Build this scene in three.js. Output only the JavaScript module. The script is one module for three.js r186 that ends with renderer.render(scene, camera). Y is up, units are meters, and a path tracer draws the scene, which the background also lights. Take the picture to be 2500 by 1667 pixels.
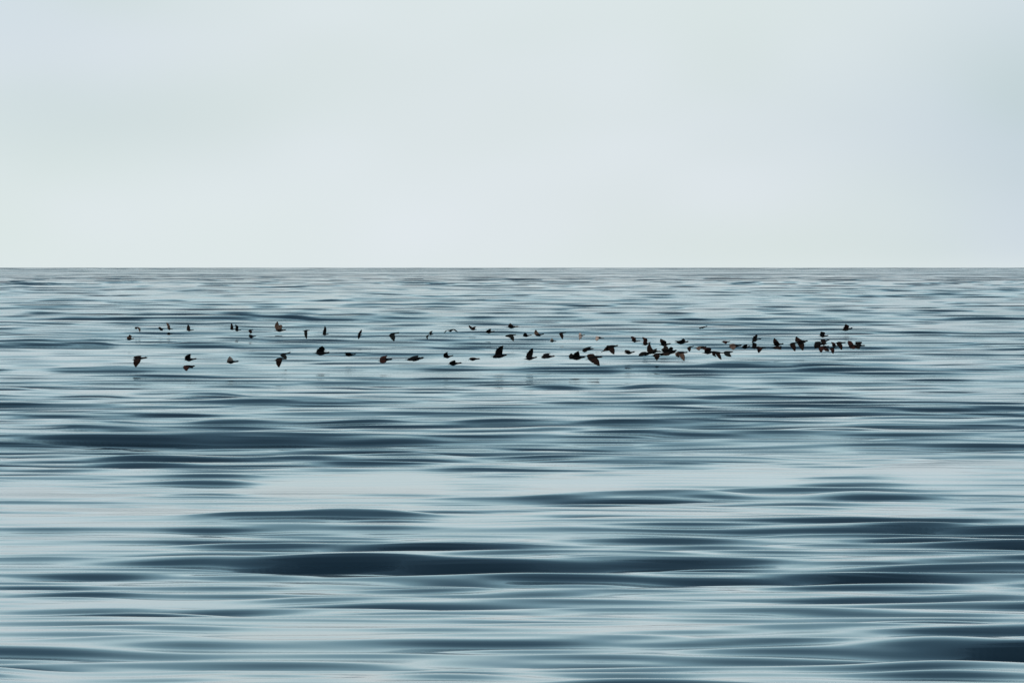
import * as THREE from 'three';
import { mergeGeometries } from 'three/addons/utils/BufferGeometryUtils.js';

// ------------------------------------------------------------------ camera, sky, sun, exposure
function rng(seed) {
  let a = seed >>> 0;
  return () => {
    a = (a + 0x6d2b79f5) >>> 0;
    let t = Math.imul(a ^ (a >>> 15), 1 | a);
    t = (t + Math.imul(t ^ (t >>> 7), 61 | t)) ^ t;
    return ((t ^ (t >>> 14)) >>> 0) / 4294967296;
  };
}
const scene = new THREE.Scene();
const EYE = 6.0;                       // metres above the water
const FOV = 4.5;                         // a long lens
const F = 1667 / (2 * Math.tan(THREE.MathUtils.degToRad(FOV / 2)));
const PITCH = Math.atan((833.5 - 652) / F);
const camera = new THREE.PerspectiveCamera(FOV, 1024 / 682, 1, 120000);
camera.position.set(0, EYE, 0);
camera.rotation.set(-PITCH, 0, 0);
scene.add(camera);

// value noise used by the sky and the water
function makeNoise(seed) {
  const r = rng(seed), N = 256, v = new Float32Array(N * N);
  for (let i = 0; i < v.length; i++) v[i] = r() * 2 - 1;
  const s = (t) => t * t * t * (t * (t * 6 - 15) + 10);
  return (x, y) => {
    const xi = Math.floor(x), yi = Math.floor(y), fx = s(x - xi), fy = s(y - yi);
    const x0 = xi & 255, x1 = (xi + 1) & 255, y0 = (yi & 255) * N, y1 = ((yi + 1) & 255) * N;
    const a = v[y0 + x0] + (v[y0 + x1] - v[y0 + x0]) * fx;
    const b = v[y1 + x0] + (v[y1 + x1] - v[y1 + x0]) * fx;
    return a + (b - a) * fy;
  };
}

const SUN = new THREE.Vector3(-0.45, 0.72, 0.62).normalize();
{
  // pale hazy sky: milky at the horizon, falling off to a soft blue grey overhead, thin veils of cloud
  const W = 2048, H = 1024, d = new Float32Array(W * H * 4);
  const n1 = makeNoise(11), n2 = makeNoise(12), n3 = makeNoise(13);
  const stops = [[0, .725, .80, .81], [1.9, .72, .80, .815], [4.0, .69, .855, .90], [8, .57, .81, .89], [14, .34, .58, .70],  // low sky above the view brightened and tinted cyan to light the water
    [30, .15, .295, .405], [55, .125, .225, .315], [90, .10, .18, .27]];
  const banks = [[93.6, .8, 1.1, 1.6, .16], [86.9, 1.0, 1.4, .35, .06], [86.4, 1.75, 1.3, .5, .10], [92.3, .95, 1.2, .4, .05], [97.5, 2.2, 2, 1.2, .1], [81, 1.4, 2.5, 1, .1]];
  for (let j = 0; j < H; j++) {
    const el = ((j + .5) / H - .5) * 180, e = Math.max(el, 0);
    let k = 0; while (k < stops.length - 2 && e > stops[k + 1][0]) k++;
    const A = stops[k], B = stops[k + 1];
    let t = Math.min(1, Math.max(0, (e - A[0]) / (B[0] - A[0]))); t = t * t * (3 - 2 * t);
    const base = [1, 2, 3].map((c) => A[c] + (B[c] - A[c]) * t);
    for (let i = 0; i < W; i++) {
      const az = i / W * 360, p = (j * W + i) * 4;
      // veils: long soft streaks; green-white and lilac-white alternate, and a few greyer banks
      const warp = n3(az * .35, el * .9) * .8;
      const a1 = n1(az * .8 + warp, el * 2.4 + 5 + warp), a2 = n2(az * 1.5 + 31, el * 4.2 + warp * 2), a3 = n1(az * .33 + 70, el * .8 + 2);
      let bank = 0;
      for (const [ba, be, sa, se, k] of banks) { let da = az - ba; bank += k * Math.exp(-da * da / (sa * sa) - (el - be) * (el - be) / (se * se)); }
      const tint = a1 * .7 + a2 * .3, lum = 1 + a3 * .03 + a2 * .02 + a1 * .022;
      d[p] = base[0] * lum * (1 + tint * .008 - bank * 1.25);
      d[p + 1] = base[1] * lum * (1 - tint * .014 - bank * .95);
      d[p + 2] = base[2] * lum * (1 + tint * .022 - bank * .68);
      d[p + 3] = 1;
    }
  }
  const tex = new THREE.DataTexture(d, W, H, THREE.RGBAFormat, THREE.FloatType);
  tex.mapping = THREE.EquirectangularReflectionMapping;
  tex.magFilter = THREE.LinearFilter; tex.minFilter = THREE.LinearFilter;
  tex.wrapS = THREE.RepeatWrapping; tex.needsUpdate = true;
  scene.background = tex; scene.environment = tex;
}
const sun = new THREE.DirectionalLight(new THREE.Color(1, .9, .78), 1.3);
sun.position.copy(SUN).multiplyScalar(400).add(new THREE.Vector3(0, 0, -320));
sun.target.position.set(0, 0, -320);
sun.castShadow = true; sun.shadow.radius = 20; sun.shadow.mapSize.set(2048, 2048);
Object.assign(sun.shadow.camera, { left: -120, right: 120, top: 150, bottom: -150, near: 1, far: 900 });
scene.add(sun, sun.target);

const renderer = new THREE.WebGLRenderer({ antialias: true });
renderer.setSize(1024, 682);
renderer.shadowMap.enabled = true;
renderer.toneMapping = THREE.LinearToneMapping;
renderer.toneMappingExposure = 1;

// ------------------------------------------------------------------ the sea
{
  const R = rng(130);
  // trains of waves coming towards the shore, each with its own length, heading and height
  const comps = [];
  const add = (n, l0, l1, slope, spread) => {
    for (let i = 0; i < n; i++) {
      const lam = l0 * Math.pow(l1 / l0, (i + R()) / n);
      const th = (R() + R() + R() - 1.5) / 1.5 * spread;
      const k = 2 * Math.PI / lam;
      const s = slope * Math.SQRT2 / Math.sqrt(n) * (.6 + .8 * R());
      comps.push({ kx: k * Math.sin(th), kz: k * Math.cos(th), a: s / k, ph: R() * 6.2832, lam });
    }
  };
  add(16, 24, 110, .030, .35);
  add(24, 8, 24, .019, .5);
  add(40, 3.2, 8, .052, .7);
  add(44, 1.5, 3.2, .066, .75);
  add(10, 1.0, 1.5, .010, .6);
  const LEAN = 3.0;      // crests lean forward: short steep fronts, long gentle backs
  const gA = makeNoise(31), gB = makeNoise(32), gC = makeNoise(33), gD = makeNoise(34);
  // gusts and slicks: where the breeze ruffles the water and where it lies smooth
  const lanes = [[245, 24, -3, 24, -.28], [182, 12, 7, 11, .22], [190, 8, -9, 7, .15], [156, 7, 2, 14, -.25], [139, 5, 7, 6, .2], [300, 26, 2, 16, .1], [176, 9, 9, 7, .3]];
  const gust = (x, z) => {
    const g = 1.14 + .5 * gA(x / 2.6 + .3, z / 8) + .45 * gB(x / 14 + 9, z / 24) + .3 * gC(x / 130 + 3, z / 110) + .3 * gD(x / 900 + 5, z / 380);
    // far out the wind is fresher, with one long slick lying across it
    const d = -z + 260 * gD(x / 1400 + 40, 2.5), o = Math.min(1, Math.max(0, (d - 2300) / 1500)), k = (d - 8800) / 900;
    const m = Math.min(1, Math.max(0, (-z - 220) / 380));
    const off = (1 + .26 * m * m * (3 - 2 * m)) * (1 + 2.0 * o * o * (3 - 2 * o)) * (1 - .75 * Math.exp(-k * k));
    // lanes of smooth and of ruffled water lying along the shore
    let g1 = g;
    for (const [ld, hw, x0, xs, k] of lanes) { const u = (-z - ld) / hw, v = (x - x0) / xs; g1 += k * Math.exp(-u * u - v * v); }
    g1 = g1 > .05 ? Math.pow(g1, 1.35) : .01;
    return 2.0 * Math.tanh(g1 / 2.0) * off;
  };

  const dist = [];
  for (let d = 4; d < 90; d += .8) dist.push(d);
  { let d = 90; while (d < 90000) { dist.push(d); d *= d < 2500 ? 1.0018 : d < 20000 ? 1.004 : 1.02; } }
  const COLS = 500, rows = dist.length;
  const pos = new Float32Array(rows * (COLS + 1) * 3), nor = new Float32Array(rows * (COLS + 1) * 3);
  let q = 0;
  const M = comps.length;
  for (let r = 0; r < rows; r++) {
    const d = dist[r], dz = r + 1 < rows ? dist[r + 1] - d : 10, hw = 10 + .13 * d, dx = 2 * hw / COLS;
    const crest = 1.15 / (1 + d / 1000);   // crests run longer offshore
    // heights: only the waves that this stretch of the sheet can carry; slopes: all of them
    const act = [];
    for (let m = 0; m < M; m++) {
      const c = comps[m], f = Math.min(1, Math.max(0, (c.lam / Math.max(dz, dx * .6) - 3) / 4));
      const near = c.lam < 3.2 ? .86 + .14 * Math.min(1, Math.max(0, (d - 130) / 200)) : 1;   // the short chop dies down towards the shore
      act.push([c.kx, c.kz, c.a * near, c.ph, c.lam, f]);
    }
    for (let i = 0; i <= COLS; i++) {
      const x = -hw + i * dx, z = -d;
      const g2 = Math.max(.06, gust(x, z)), sw = .25 + .75 * Math.min(1, d / 900);   // the swell is lower near the shore
      let h = 0, sx = 0, sz = 0;
      for (let m = 0; m < M; m++) {
        const c = act[m], w = c[4] < 24 ? g2 : sw, p = c[0] * crest * x + c[1] * z + c[3];
        const ca = c[2] * w, co = Math.cos(p);
        if (c[5] > 0) h += ca * c[5] * Math.sin(p);
        sx += ca * c[0] * crest * co; sz += ca * c[1] * co;
      }
      if (sz < 0) sz = -.235 * Math.tanh(-sz / .235);
      const ny = 1 + LEAN * sz, il = 1 / Math.hypot(sx, ny, sz);
      pos[q] = x; pos[q + 1] = h; pos[q + 2] = z + LEAN * h;
      nor[q] = -sx * il; nor[q + 1] = ny * il; nor[q + 2] = -sz * il; q += 3;
    }
  }
  const idx = new Uint32Array((rows - 1) * COLS * 6);
  let o = 0;
  for (let r = 0; r < rows - 1; r++) for (let i = 0; i < COLS; i++) {
    const a = r * (COLS + 1) + i, b = a + 1, c = a + COLS + 1, e = c + 1;
    idx[o++] = a; idx[o++] = b; idx[o++] = c; idx[o++] = b; idx[o++] = e; idx[o++] = c;
  }
  const g = new THREE.BufferGeometry();
  g.setAttribute('position', new THREE.BufferAttribute(pos, 3));
  g.setAttribute('normal', new THREE.BufferAttribute(nor, 3));
  g.setIndex(new THREE.BufferAttribute(idx, 1));
  const m = new THREE.MeshPhysicalMaterial({ color: new THREE.Color().setRGB(.016, .036, .056), roughness: .095, ior: 1.333, metalness: 0 });
  const sea = new THREE.Mesh(g, m);
  sea.name = 'sea'; sea.receiveShadow = true; sea.castShadow = true;
  sea.userData = { kind: 'structure', label: 'wide calm blue grey sea with long low ripples reaching the horizon' };
  scene.add(sea);
  console.log('sea rows', rows, 'triangles', idx.length / 3);
}
// ------------------------------------------------------------------ the flock
// A sight line through the photograph's frame (2500 x 1667) meets the height at which a bird flies: that gives its place.
const RIGHT = new THREE.Vector3(1, 0, 0), UP = new THREE.Vector3(0, Math.cos(PITCH), -Math.sin(PITCH)), FWD = new THREE.Vector3(0, -Math.sin(PITCH), -Math.cos(PITCH));
const sight = (px, py) => FWD.clone().addScaledVector(RIGHT, (px - 1250) / F).addScaledVector(UP, (833.5 - py) / F);
const lin = (r, g, b) => new THREE.Color().setRGB(r, g, b);
const PLUMAGE = {   // [body, wing feathers, feather edges and coverts]
  black: [lin(.005, .005, .006), lin(.006, .005, .005), lin(.014, .009, .008)],
  brown: [lin(.006, .005, .005), lin(.016, .008, .006), lin(.06, .028, .02)],
  rust: [lin(.006, .005, .005), lin(.028, .009, .007), lin(.12, .045, .034)],
  grey: [lin(.007, .009, .01), lin(.012, .013, .0125), lin(.04, .038, .033)],
  tan: [lin(.006, .005, .005), lin(.07, .035, .025), lin(.5, .32, .24)],
  pale: [lin(.006, .006, .007), lin(.55, .37, .3), lin(.82, .64, .54)],  // sunlight through thin feathers, painted in as pale wing colour
};
const feather = new THREE.MeshPhysicalMaterial({ vertexColors: true, roughness: .85, specularIntensity: .25, metalness: 0, side: THREE.DoubleSide });
const horn = new THREE.MeshStandardMaterial({ color: lin(.05, .045, .035), roughness: .5 });

// closed tube of oval rings along a list of {p, ry, rz}; colours per ring
function loftRings(rings, side, up, col, R) {
  const n = 10, pos = [], colr = [], idx = [];
  rings.forEach((r, i) => {
    for (let k = 0; k < n; k++) {
      const a = k / n * Math.PI * 2, c = Math.cos(a) * r.rz, s = Math.sin(a) * r.ry;
      const v = r.p.clone().addScaledVector(side, c).addScaledVector(up, s);
      pos.push(v.x, v.y, v.z);
      const j = .85 + .3 * R();
      colr.push(col.r * j, col.g * j, col.b * j);
    }
    if (i) for (let k = 0; k < n; k++) {
      const a = (i - 1) * n + k, b = (i - 1) * n + (k + 1) % n, c = a + n, d = b + n;
      idx.push(a, c, b, b, c, d);
    }
  });
  const cap = (i, flip) => {
    const p = rings[i].p, o = pos.length / 3; pos.push(p.x, p.y, p.z); colr.push(col.r, col.g, col.b);
    for (let k = 0; k < n; k++) { const a = i * n + k, b = i * n + (k + 1) % n; flip ? idx.push(o, b, a) : idx.push(o, a, b); }
  };
  cap(0, false); cap(rings.length - 1, true);
  const g = new THREE.BufferGeometry();
  g.setAttribute('position', new THREE.Float32BufferAttribute(pos, 3));
  g.setAttribute('color', new THREE.Float32BufferAttribute(colr, 3));
  g.setIndex(idx); g.computeVertexNormals();
  return g;
}

// wing: aerofoil sections from the shoulder over the wrist to the tip; the trailing edge is notched by the flight feathers
function wing(root, wrist, tip, back, scale, cols, R) {
  const curve = new THREE.CatmullRomCurve3([root, wrist, tip], false, 'centripetal');
  const N = 17, pos = [], colr = [], idx = [];
  const chordAt = (t) => { const s = [[0, .27], [.3, .27], [.5, .25], [.75, .185], [.92, .10], [1, .03]]; let k = 0; while (k < s.length - 2 && t > s[k + 1][0]) k++; const u = (t - s[k][0]) / (s[k + 1][0] - s[k][0]); return s[k][1] + (s[k + 1][1] - s[k][1]) * u; };
  for (let i = 0; i < N; i++) {
    const t = i / (N - 1), p = curve.getPointAt(t), s = curve.getTangentAt(t);
    const cd = back.clone().addScaledVector(s, -back.dot(s) * (.35 + .45 * t)); cd.normalize();
    const nrm = new THREE.Vector3().crossVectors(s, cd).normalize(); if (nrm.y < 0) nrm.negate();
    const c = 1.36 * chordAt(t) * scale * (1 + (i % 2 ? .10 : -.05) * Math.min(1, .3 + t)) * (.96 + .08 * R());
    const th = (.016 * (1 - t) + .004) * scale;
    const loop = [[0, 0], [.22, 1], [.62, .7], [1, 0], [.62, -.5], [.22, -.7]];
    loop.forEach(([u, v], k) => {
      const q = p.clone().addScaledVector(cd, u * c).addScaledVector(nrm, v * th + c * .09 * Math.sin(Math.PI * Math.min(1, u)));
      pos.push(q.x, q.y, q.z);
      // coverts near the front of the inner wing and the feather edges are lighter
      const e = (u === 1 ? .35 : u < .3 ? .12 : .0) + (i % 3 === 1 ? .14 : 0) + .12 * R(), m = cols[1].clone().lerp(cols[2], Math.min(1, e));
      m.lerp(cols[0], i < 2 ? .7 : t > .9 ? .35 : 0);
      colr.push(m.r, m.g, m.b);
    });
    if (i) for (let k = 0; k < 6; k++) {
      const a = (i - 1) * 6 + k, b = (i - 1) * 6 + (k + 1) % 6, d = a + 6, e = b + 6;
      idx.push(a, d, b, b, d, e);
    }
  }
  for (const i of [0, N - 1]) { const o = i * 6; for (let k = 1; k < 5; k++) i ? idx.push(o, o + k + 1, o + k) : idx.push(o, o + k, o + k + 1); }
  const g = new THREE.BufferGeometry();
  g.setAttribute('position', new THREE.Float32BufferAttribute(pos, 3));
  g.setAttribute('color', new THREE.Float32BufferAttribute(colr, 3));
  g.setIndex(idx); g.computeVertexNormals();
  return g;
}

let birdCount = 0;
// zx: left edge of the strip of the frame in which the points are read (7.84 strip units to a pixel of the frame)
function bird(zx, label, plumage, tail, chest, head, nearW, farW, turn = 0) {
  const R = rng(500 + birdCount * 7), px = ([x, y]) => [zx + x / 7.84, 770 + y / 7.84];
  const cols = PLUMAGE[plumage];
  const [cx, cy] = px(chest), alt = .9 + .35 * R();
  const dir = sight(cx, cy), depth = (EYE - alt) / -dir.y;
  const at = (p) => { const [x, y] = px(p); return sight(x, y).multiplyScalar(depth).add(camera.position); };
  const S = at(chest), T = at(tail), H = at(head);
  // what the body lacks of its full length across the view it has along it
  const flat = T.distanceTo(H), full = .84, dz = Math.sqrt(Math.max(0, full * full - flat * flat)) * (turn || (R() < .7 ? .28 : -.22));
  const f1 = T.distanceTo(S) / (T.distanceTo(S) + S.distanceTo(H));
  T.z += dz * f1; H.z -= dz * (1 - f1);
  const len = T.distanceTo(H), sc = Math.max(.62, Math.min(1.1, len / .84));
  const axis = H.clone().sub(T).normalize(), back = T.clone().sub(S).normalize();
  const side = new THREE.Vector3().crossVectors(axis, new THREE.Vector3(0, 1, 0)).normalize(), up = new THREE.Vector3().crossVectors(side, axis).normalize();
  const TS = (t) => T.clone().lerp(S, t), SH = (t) => S.clone().lerp(H, t);
  const mid = TS(.62).addScaledVector(up, -.012 * sc);
  const ring = (p, ry, rz = ry) => ({ p, ry: ry * sc * 1.36, rz: rz * sc * 1.36 });
  const neckUp = (t, k) => SH(t).addScaledVector(up, k * sc);
  const rings = [ring(T, .007, .05), ring(TS(.14), .010, .048), ring(TS(.27), .020, .036), ring(TS(.40), .050, .05), ring(TS(.52), .068, .068), ring(mid, .078, .078),
    ring(TS(.82).addScaledVector(up, -.008 * sc), .074, .074), ring(S, .058, .058), ring(neckUp(.16, .004), .048, .046), ring(neckUp(.32, -.004), .037), ring(neckUp(.5, -.003), .033), ring(neckUp(.64, .002), .034), ring(neckUp(.74, .004), .038, .034), ring(neckUp(.82, .004), .031, .028), ring(neckUp(.88, .001), .018, .016)];
  const parts = [loftRings(rings, side, up, cols[0], R)];
  const root = TS(.97).addScaledVector(up, .03 * sc);
  const span = (W, P, sgn) => {
    const w = at(W), t = at(P), r = root.clone().addScaledVector(side, (side.z * sgn > 0 ? .035 : -.035) * sc);
    const lift = (a, b, L) => { const d2 = (b.x - a.x) ** 2 + (b.y - a.y) ** 2; return Math.max(.04, Math.sqrt(Math.max(0, L * L - d2)) * .8); };
    w.z = r.z + sgn * lift(r, w, .25 * sc); t.z = w.z + sgn * lift(w, t, .36 * sc) * .8;
    return wing(r, w, t, back, sc, cols, R);
  };
  parts.push(span(nearW[0], nearW[1], 1));
  const fw = farW || nearW;
  parts.push(span(fw[0], fw[1], -1));
  // every part round the bird's own middle
  const o = new THREE.Group();
  o.position.copy(S);
  const g = mergeGeometries(parts); g.translate(-S.x, -S.y, -S.z);
  const body = new THREE.Mesh(g, feather); body.name = 'body';
  const bill = loftRings([ring(neckUp(.875, .001), .017, .015), ring(neckUp(.93, 0), .012, .010), ring(neckUp(.985, -.002), .005, .005), ring(neckUp(1, -.006), .002, .002)], side, up, cols[0], R);
  bill.deleteAttribute('color'); bill.translate(-S.x, -S.y, -S.z);
  const bm = new THREE.Mesh(bill, horn); bm.name = 'bill';
  for (const m of [body, bm]) { m.castShadow = m.receiveShadow = true; o.add(m); }
  o.name = birdCount ? 'seabird_' + String(birdCount).padStart(3, '0') : 'seabird';
  o.userData = { label, category: 'bird', group: 'dark seabirds flying low over the sea' };
  birdCount++;
  scene.add(o);
}
const Z = [280, 540, 820, 1040, 1260, 1500, 1700, 1880];
// --- upper, farther row, from the left
bird(Z[0], 'leftmost bird of the upper row, dark with raised wing, low', 'tan', [200, 462], [300, 450], [373, 440], [[318, 402], [280, 368]]);
bird(Z[0], 'small brown bird with drooping wings, above the leftmost bird of the upper row', 'tan', [402, 226], [452, 238], [488, 246], [[488, 262], [479, 318]], [[424, 238], [406, 270]]);
bird(Z[0], 'tiny dark stubby bird left of the tall tan raised wing in the upper row', 'black', [842, 262], [898, 258], [935, 258], [[918, 276], [908, 294]], [[876, 228], [845, 218]]);
bird(Z[0], 'bird with one tall tan wing swept up and back, upper row at far left', 'tan', [1006, 272], [1058, 258], [1108, 262], [[1046, 190], [990, 130]]);
bird(Z[0], 'tiny black bird with folded wings right below the tall tan raised wing', 'black', [985, 362], [1050, 355], [1100, 348], [[1052, 336], [1036, 320]]);
bird(Z[0], 'lone dark bird with rounded wing straight up, fourth group from left in upper row', 'brown', [1366, 290], [1440, 283], [1513, 272], [[1433, 218], [1400, 172]]);
bird(Z[1], 'left one of two close birds with upright wings in the upper row', 'brown', [161, 268], [225, 262], [285, 258], [[225, 205], [190, 148]]);
bird(Z[1], 'right one of two close birds with upright wings in the upper row', 'black', [258, 298], [320, 285], [380, 275], [[320, 205], [264, 176]]);
bird(Z[1], 'upper bird of the vertically stacked pair in the upper row', 'brown', [498, 290], [568, 281], [612, 270], [[592, 325], [548, 350]]);
bird(Z[1], 'lower bird of the vertically stacked pair in the upper row', 'black', [510, 410], [598, 405], [665, 392], [[602, 422], [572, 442]], [[590, 376], [532, 362]]);
bird(Z[1], 'bird with tall rust wing and pale pink inner feathers, upper row', 'tan', [1016, 295], [1155, 283], [1240, 275], [[1105, 190], [1080, 115]], [[1165, 200], [1138, 178]]);
bird(Z[1], 'dark bird with one wing hanging straight down, left of the upright pointed wing', 'grey', [1556, 300], [1645, 287], [1692, 283], [[1646, 345], [1636, 450]]);
bird(Z[1], 'bird with narrow pointed wing straight up, right of the one hanging down', 'black', [1920, 373], [2003, 362], [2056, 350], [[2010, 262], [1986, 200]]);
bird(Z[2], 'banking bird with slim wings in one steep diagonal line, left of the two', 'black', [410, 382], [468, 370], [498, 368], [[464, 412], [430, 455]], [[488, 330], [497, 272]]);
bird(Z[2], 'bird with pale tipped wing hanging straight down and long neck, upper row', 'grey', [1003, 380], [1110, 348], [1220, 328], [[1132, 402], [1120, 495]]);
bird(Z[2], 'banking bird with wings in a diagonal line, just left of the flat gliding one', 'grey', [1786, 374], [1830, 358], [1862, 360], [[1772, 386], [1755, 458]], [[1838, 324], [1850, 298]]);
bird(Z[2], 'gliding bird with both long thin wings spread wide in a shallow arch', 'grey', [2160, 299], [2208, 286], [2246, 274], [[2130, 290], [2068, 348]], [[2270, 264], [2335, 310]], .9);
bird(Z[3], 'bird with wings raised in an open V right of the flat gliding one', 'brown', [852, 280], [936, 264], [972, 268], [[898, 236], [820, 182]], [[946, 232], [968, 213]]);
bird(Z[3], 'small long necked bird with one short raised wing right of the open V', 'brown', [1120, 328], [1238, 318], [1320, 302], [[1242, 292], [1245, 253]]);
bird(Z[3], 'topmost bird near the middle of the upper row, long flat body, pale upright wing', 'tan', [1535, 228], [1680, 219], [1775, 213], [[1660, 185], [1616, 148]]);
bird(Z[3], 'grey bird with wing pointing down just below the topmost middle bird', 'grey', [1535, 392], [1648, 374], [1730, 366], [[1682, 402], [1685, 492]], [[1598, 390], [1580, 415]]);
bird(Z[3], 'small dark bird with short raised wings right of the grey downward wing', 'brown', [1860, 402], [1943, 386], [2035, 370], [[1932, 352], [1896, 328]]);
bird(Z[3], 'bird with tan upright wing and curved up neck, middle of upper row', 'tan', [2094, 378], [2183, 370], [2268, 352], [[2145, 322], [2105, 270]], [[2194, 384], [2188, 398]]);
bird(Z[4], 'tiny bird with wings lit cream and dark head, lowest of middle upper row', 'pale', [648, 505], [715, 490], [774, 494], [[714, 460], [688, 432]]);
bird(Z[4], 'bird with brown wing hanging down and neck stretched up, right of the cream winged one', 'brown', [820, 344], [888, 336], [965, 320], [[908, 388], [896, 458]]);
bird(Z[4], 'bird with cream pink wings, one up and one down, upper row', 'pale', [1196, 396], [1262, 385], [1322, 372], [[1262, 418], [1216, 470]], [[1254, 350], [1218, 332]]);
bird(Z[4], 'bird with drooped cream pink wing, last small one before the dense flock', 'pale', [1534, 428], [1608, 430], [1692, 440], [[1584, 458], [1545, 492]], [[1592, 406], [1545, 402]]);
// --- lower, nearer row, from the left
bird(Z[0], 'leftmost bird of the lower row, large, near wing stretched straight down', 'brown', [328, 852], [478, 822], [626, 804], [[494, 862], [405, 995]], [[503, 772], [384, 796]]);
bird(Z[0], 'black bird with square raised wings, above the red winged one at lower left', 'black', [1320, 858], [1458, 842], [1568, 826], [[1442, 790], [1447, 737]]);
bird(Z[0], 'lowest bird at far left, dark red wing folded down', 'rust', [1288, 982], [1436, 976], [1533, 965], [[1412, 1016], [1376, 1066]], [[1492, 986], [1488, 1008]]);
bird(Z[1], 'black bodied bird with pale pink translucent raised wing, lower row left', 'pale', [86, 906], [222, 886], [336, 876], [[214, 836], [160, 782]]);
bird(Z[1], 'brown bird with long wing down, lower of the overlapping pair at lower left', 'brown', [1003, 862], [1138, 828], [1256, 832], [[1160, 858], [1107, 995]]);
bird(Z[1], 'bird with neck stretched up right, upper of the overlapping pair at lower left', 'grey', [1136, 745], [1212, 740], [1334, 702], [[1252, 790], [1240, 842]]);
bird(Z[1], 'black bird with broad blunt wings straight up and long thin tail', 'black', [1750, 728], [1960, 722], [2080, 708], [[1978, 640], [1932, 585]]);
bird(Z[2], 'flat black bird with wings folded on its back, lower row', 'black', [158, 765], [292, 752], [385, 742], [[282, 718], [190, 722]]);
bird(Z[2], 'dark red winged bird with rounded wing below body, left of the long tailed one', 'rust', [803, 868], [966, 850], [1082, 836], [[958, 892], [908, 914]], [[966, 800], [985, 768]]);
bird(Z[2], 'black bird with very long thin tail and short raised wing', 'black', [1328, 848], [1578, 826], [1686, 808], [[1500, 850], [1452, 868]], [[1566, 796], [1582, 768]]);
bird(Z[3], 'black bird with square raised wing, above the lower of two birds left of centre', 'black', [330, 810], [444, 786], [528, 762], [[416, 745], [412, 700]]);
bird(Z[3], 'dark bird low over the water just right below the square winged one', 'black', [420, 942], [566, 920], [690, 908], [[566, 882], [550, 858]]);
bird(Z[3], 'flat bird with pink back and folded wings, lower row near the middle', 'tan', [800, 846], [938, 832], [1038, 828], [[940, 810], [868, 815]]);
bird(Z[3], 'largest black bird near the middle, tall leaf shaped wing straight up', 'black', [1240, 786], [1466, 770], [1556, 750], [[1468, 680], [1484, 576]], [[1404, 802], [1348, 820]]);
bird(Z[3], 'black bird with tall pointed wing and no visible tail, right of the largest', 'black', [1870, 838], [2032, 816], [2134, 796], [[2052, 715], [2052, 626]]);
bird(Z[4], 'black bird with ragged half raised wings, right of the tall pointed wing', 'black', [478, 790], [652, 786], [748, 776], [[594, 812], [550, 828]], [[636, 745], [668, 728]]);
bird(Z[4], 'black bird with two raised wings, the far one grey, touching the next bird', 'black', [1030, 835], [1228, 806], [1334, 790], [[1216, 735], [1200, 680]], [[1128, 768], [1060, 722]]);
bird(Z[4], 'big bird with long brown wing stretched down right, lowest before the dense flock', 'brown', [1332, 848], [1528, 798], [1662, 790], [[1582, 852], [1606, 962]], [[1484, 738], [1405, 750]]);
bird(Z[4], 'black bird with angular spread wings above the big downward brown wing', 'black', [1270, 655], [1408, 642], [1496, 636], [[1364, 682], [1320, 706]], [[1424, 618], [1456, 600]]);
bird(Z[4], 'bird with both long wings down, one pointing left and one down right', 'brown', [1700, 612], [1868, 590], [1962, 574], [[1890, 660], [1882, 745]], [[1800, 664], [1650, 688]]);
bird(Z[4], 'small bird with pink folded wing, left of the thick cluster of the flock', 'tan', [2072, 726], [2196, 713], [2282, 690], [[2176, 672], [2100, 658]]);
// --- the dense flock on the right
bird(Z[5], 'bird with square rust wing raised, first one at the left of the dense flock', 'rust', [338, 500], [413, 492], [506, 482], [[414, 432], [324, 398]]);
bird(Z[5], 'bird with raised rust wing and pale wingtip edge, second at upper left of flock', 'rust', [534, 572], [632, 540], [702, 513], [[630, 450], [544, 412]]);
bird(Z[5], 'dark bird at the ragged left end of the thick cluster', 'black', [488, 746], [646, 728], [780, 712], [[582, 762], [516, 780]], [[626, 702], [548, 708]]);
bird(Z[5], 'bird with tall narrow wing standing up at left of the thick cluster', 'brown', [648, 736], [800, 684], [900, 690], [[732, 640], [680, 530]], [[818, 652], [820, 632]]);
bird(Z[5], 'bird with brown wing hanging down below the thick cluster', 'brown', [720, 766], [846, 742], [970, 722], [[874, 772], [820, 865]]);
bird(Z[5], 'bird with greyish brown raised wing right above the thick cluster', 'brown', [860, 566], [998, 556], [1090, 535], [[996, 500], [890, 445]]);
bird(Z[5], 'bird with pale mottled wing raised in the middle of the thick cluster', 'tan', [878, 702], [1018, 668], [1130, 664], [[1034, 612], [972, 566]]);
bird(Z[5], 'bird with rounded black wing up at the right end of the thick cluster', 'black', [928, 722], [1096, 690], [1204, 665], [[1132, 632], [1092, 598]]);
bird(Z[5], 'dark lowest body along the underside of the thick cluster', 'brown', [880, 752], [1060, 722], [1182, 702], [[1062, 746], [1044, 764]], [[1002, 750], [970, 768]]);
bird(Z[5], 'long dark bird with small pale pink wingtip above its back', 'black', [1156, 524], [1328, 516], [1432, 497], [[1366, 482], [1326, 440]], [[1300, 492], [1190, 494]]);
bird(Z[5], 'bird with orange tan feathers on drooping wing, right below the thick cluster', 'tan', [1186, 722], [1316, 712], [1410, 708], [[1348, 764], [1350, 870]], [[1258, 760], [1245, 802]]);
bird(Z[5], 'small bird with drooped wing and thin raised neck between cluster and tan backed pair', 'brown', [1390, 630], [1460, 604], [1530, 588], [[1470, 640], [1450, 692]]);
bird(Z[5], 'lone thin dark bird flying high above the dense flock', 'grey', [1652, 246], [1712, 224], [1790, 200], [[1694, 222], [1646, 260]]);
bird(Z[5], 'upper bird of the tan backed overlapping pair with long tail', 'tan', [1538, 628], [1696, 606], [1770, 598], [[1664, 622], [1630, 670]]);
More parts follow.
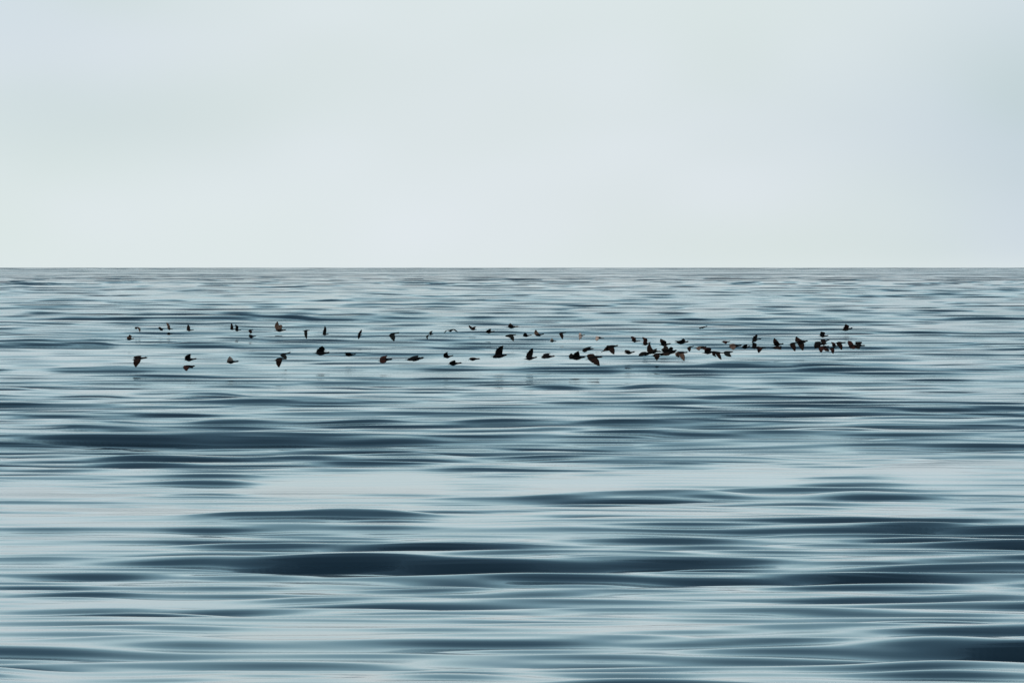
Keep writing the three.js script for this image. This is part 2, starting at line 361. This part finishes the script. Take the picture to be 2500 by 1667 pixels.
bird(Z[5], 'lower bird of the tan backed overlapping pair, broad rust wing', 'rust', [1676, 720], [1848, 702], [1935, 690], [[1858, 632], [1700, 612]]);
bird(Z[6], 'small reddish bird with wings closed above two lower birds of the flock', 'rust', [480, 512], [588, 505], [658, 497], [[596, 522], [570, 545]], [[574, 490], [518, 490]]);
bird(Z[6], 'bird with tan spread wings and arched neck touching the bird ahead', 'tan', [604, 608], [770, 582], [880, 570], [[764, 612], [718, 656]], [[748, 546], [690, 552]]);
bird(Z[6], 'small black bird with raised wing just ahead of the arched neck', 'black', [858, 628], [972, 612], [1040, 583], [[980, 580], [986, 550]]);
bird(Z[6], 'lowest bird of the flock at right, brown wing down right', 'brown', [350, 704], [448, 713], [530, 718], [[472, 762], [490, 844]], [[372, 742], [392, 794]]);
bird(Z[6], 'grey brown bird with downward wing just ahead of the lowest right one', 'grey', [480, 716], [636, 704], [712, 690], [[656, 742], [680, 790]]);
bird(Z[6], 'topmost bird of a tall stack of wings, pointed wing straight up', 'black', [1076, 476], [1160, 462], [1252, 445], [[1152, 496], [1086, 508]], [[1178, 405], [1172, 364]]);
bird(Z[6], 'black bird with upright wing in the middle of the tall stack', 'black', [1030, 625], [1160, 612], [1215, 596], [[1160, 545], [1086, 514]]);
bird(Z[6], 'bird with rust wing hanging down at the foot of the tall stack', 'rust', [1154, 644], [1262, 622], [1356, 613], [[1264, 650], [1200, 720]], [[1214, 594], [1176, 600]]);
bird(Z[6], 'bird with one brown wing up and grey neck, upper of two overlapping', 'brown', [1460, 576], [1600, 554], [1682, 540], [[1584, 512], [1502, 430]]);
bird(Z[6], 'dark bird under the one with the grey neck, short wing down', 'brown', [1425, 632], [1578, 604], [1648, 594], [[1622, 612], [1634, 652]]);
bird(Z[6], 'bird with rear wing stretched down, left of the pair of hanging wings', 'brown', [1762, 564], [1884, 534], [1970, 528], [[1912, 592], [1902, 686]]);
bird(Z[6], 'bird with orange brown wing up and long wing down, front of the pair', 'brown', [1898, 536], [2054, 494], [2150, 483], [[2074, 572], [2052, 672]], [[2006, 456], [1922, 402]]);
bird(Z[6], 'bird mostly hidden behind the one with orange brown raised wing', 'brown', [1944, 544], [2036, 522], [2106, 513], [[2024, 486], [1964, 476]]);
bird(Z[7], 'dark bird with broad square wing raised, above the tight knot of birds', 'black', [936, 398], [1046, 395], [1130, 384], [[1060, 332], [985, 306]]);
bird(Z[7], 'uppermost bird at far right, red wing raised with long thin tail', 'rust', [1340, 280], [1508, 262], [1592, 235], [[1520, 208], [1458, 162]]);
bird(Z[7], 'bird at the left end of the tight knot, blunt dark wings', 'black', [836, 575], [978, 548], [1106, 538], [[964, 612], [902, 612]], [[982, 502], [900, 528]]);
bird(Z[7], 'top bird of the tight knot, olive brown wing and raised neck', 'brown', [958, 512], [1072, 490], [1156, 458], [[1078, 532], [1036, 578]], [[1060, 458], [986, 470]]);
bird(Z[7], 'bird at the bottom of the tight knot, rust wing down', 'rust', [928, 622], [1058, 598], [1146, 588], [[1034, 642], [990, 712]]);
bird(Z[7], 'small bird with stubby wings hanging below the right of the tight knot', 'rust', [1036, 642], [1098, 626], [1156, 624], [[1098, 652], [1075, 686]], [[1142, 662], [1130, 692]]);
bird(Z[7], 'bird with square pink edged wing raised, right of the tight knot', 'rust', [1180, 592], [1262, 582], [1320, 590], [[1256, 532], [1182, 506]]);
bird(Z[7], 'bird with red brown wing pointing down, just below the square pink edged wing', 'rust', [1128, 642], [1226, 622], [1292, 620], [[1240, 662], [1221, 736]]);
bird(Z[7], 'bird with neck stretched level and wing down, second from the right end', 'brown', [1260, 522], [1364, 522], [1464, 518], [[1394, 580], [1386, 660]]);
bird(Z[7], 'rear bird of the overlapping pair at the right end of the flock', 'rust', [1494, 606], [1616, 574], [1700, 578], [[1644, 612], [1626, 642]], [[1570, 500], [1512, 480]]);
bird(Z[7], 'rightmost bird of all, front of the overlapping pair, blunt raised wing', 'black', [1596, 590], [1736, 578], [1832, 577], [[1728, 612], [1716, 644]], [[1772, 512], [1650, 502]]);
renderer.render(scene, camera);
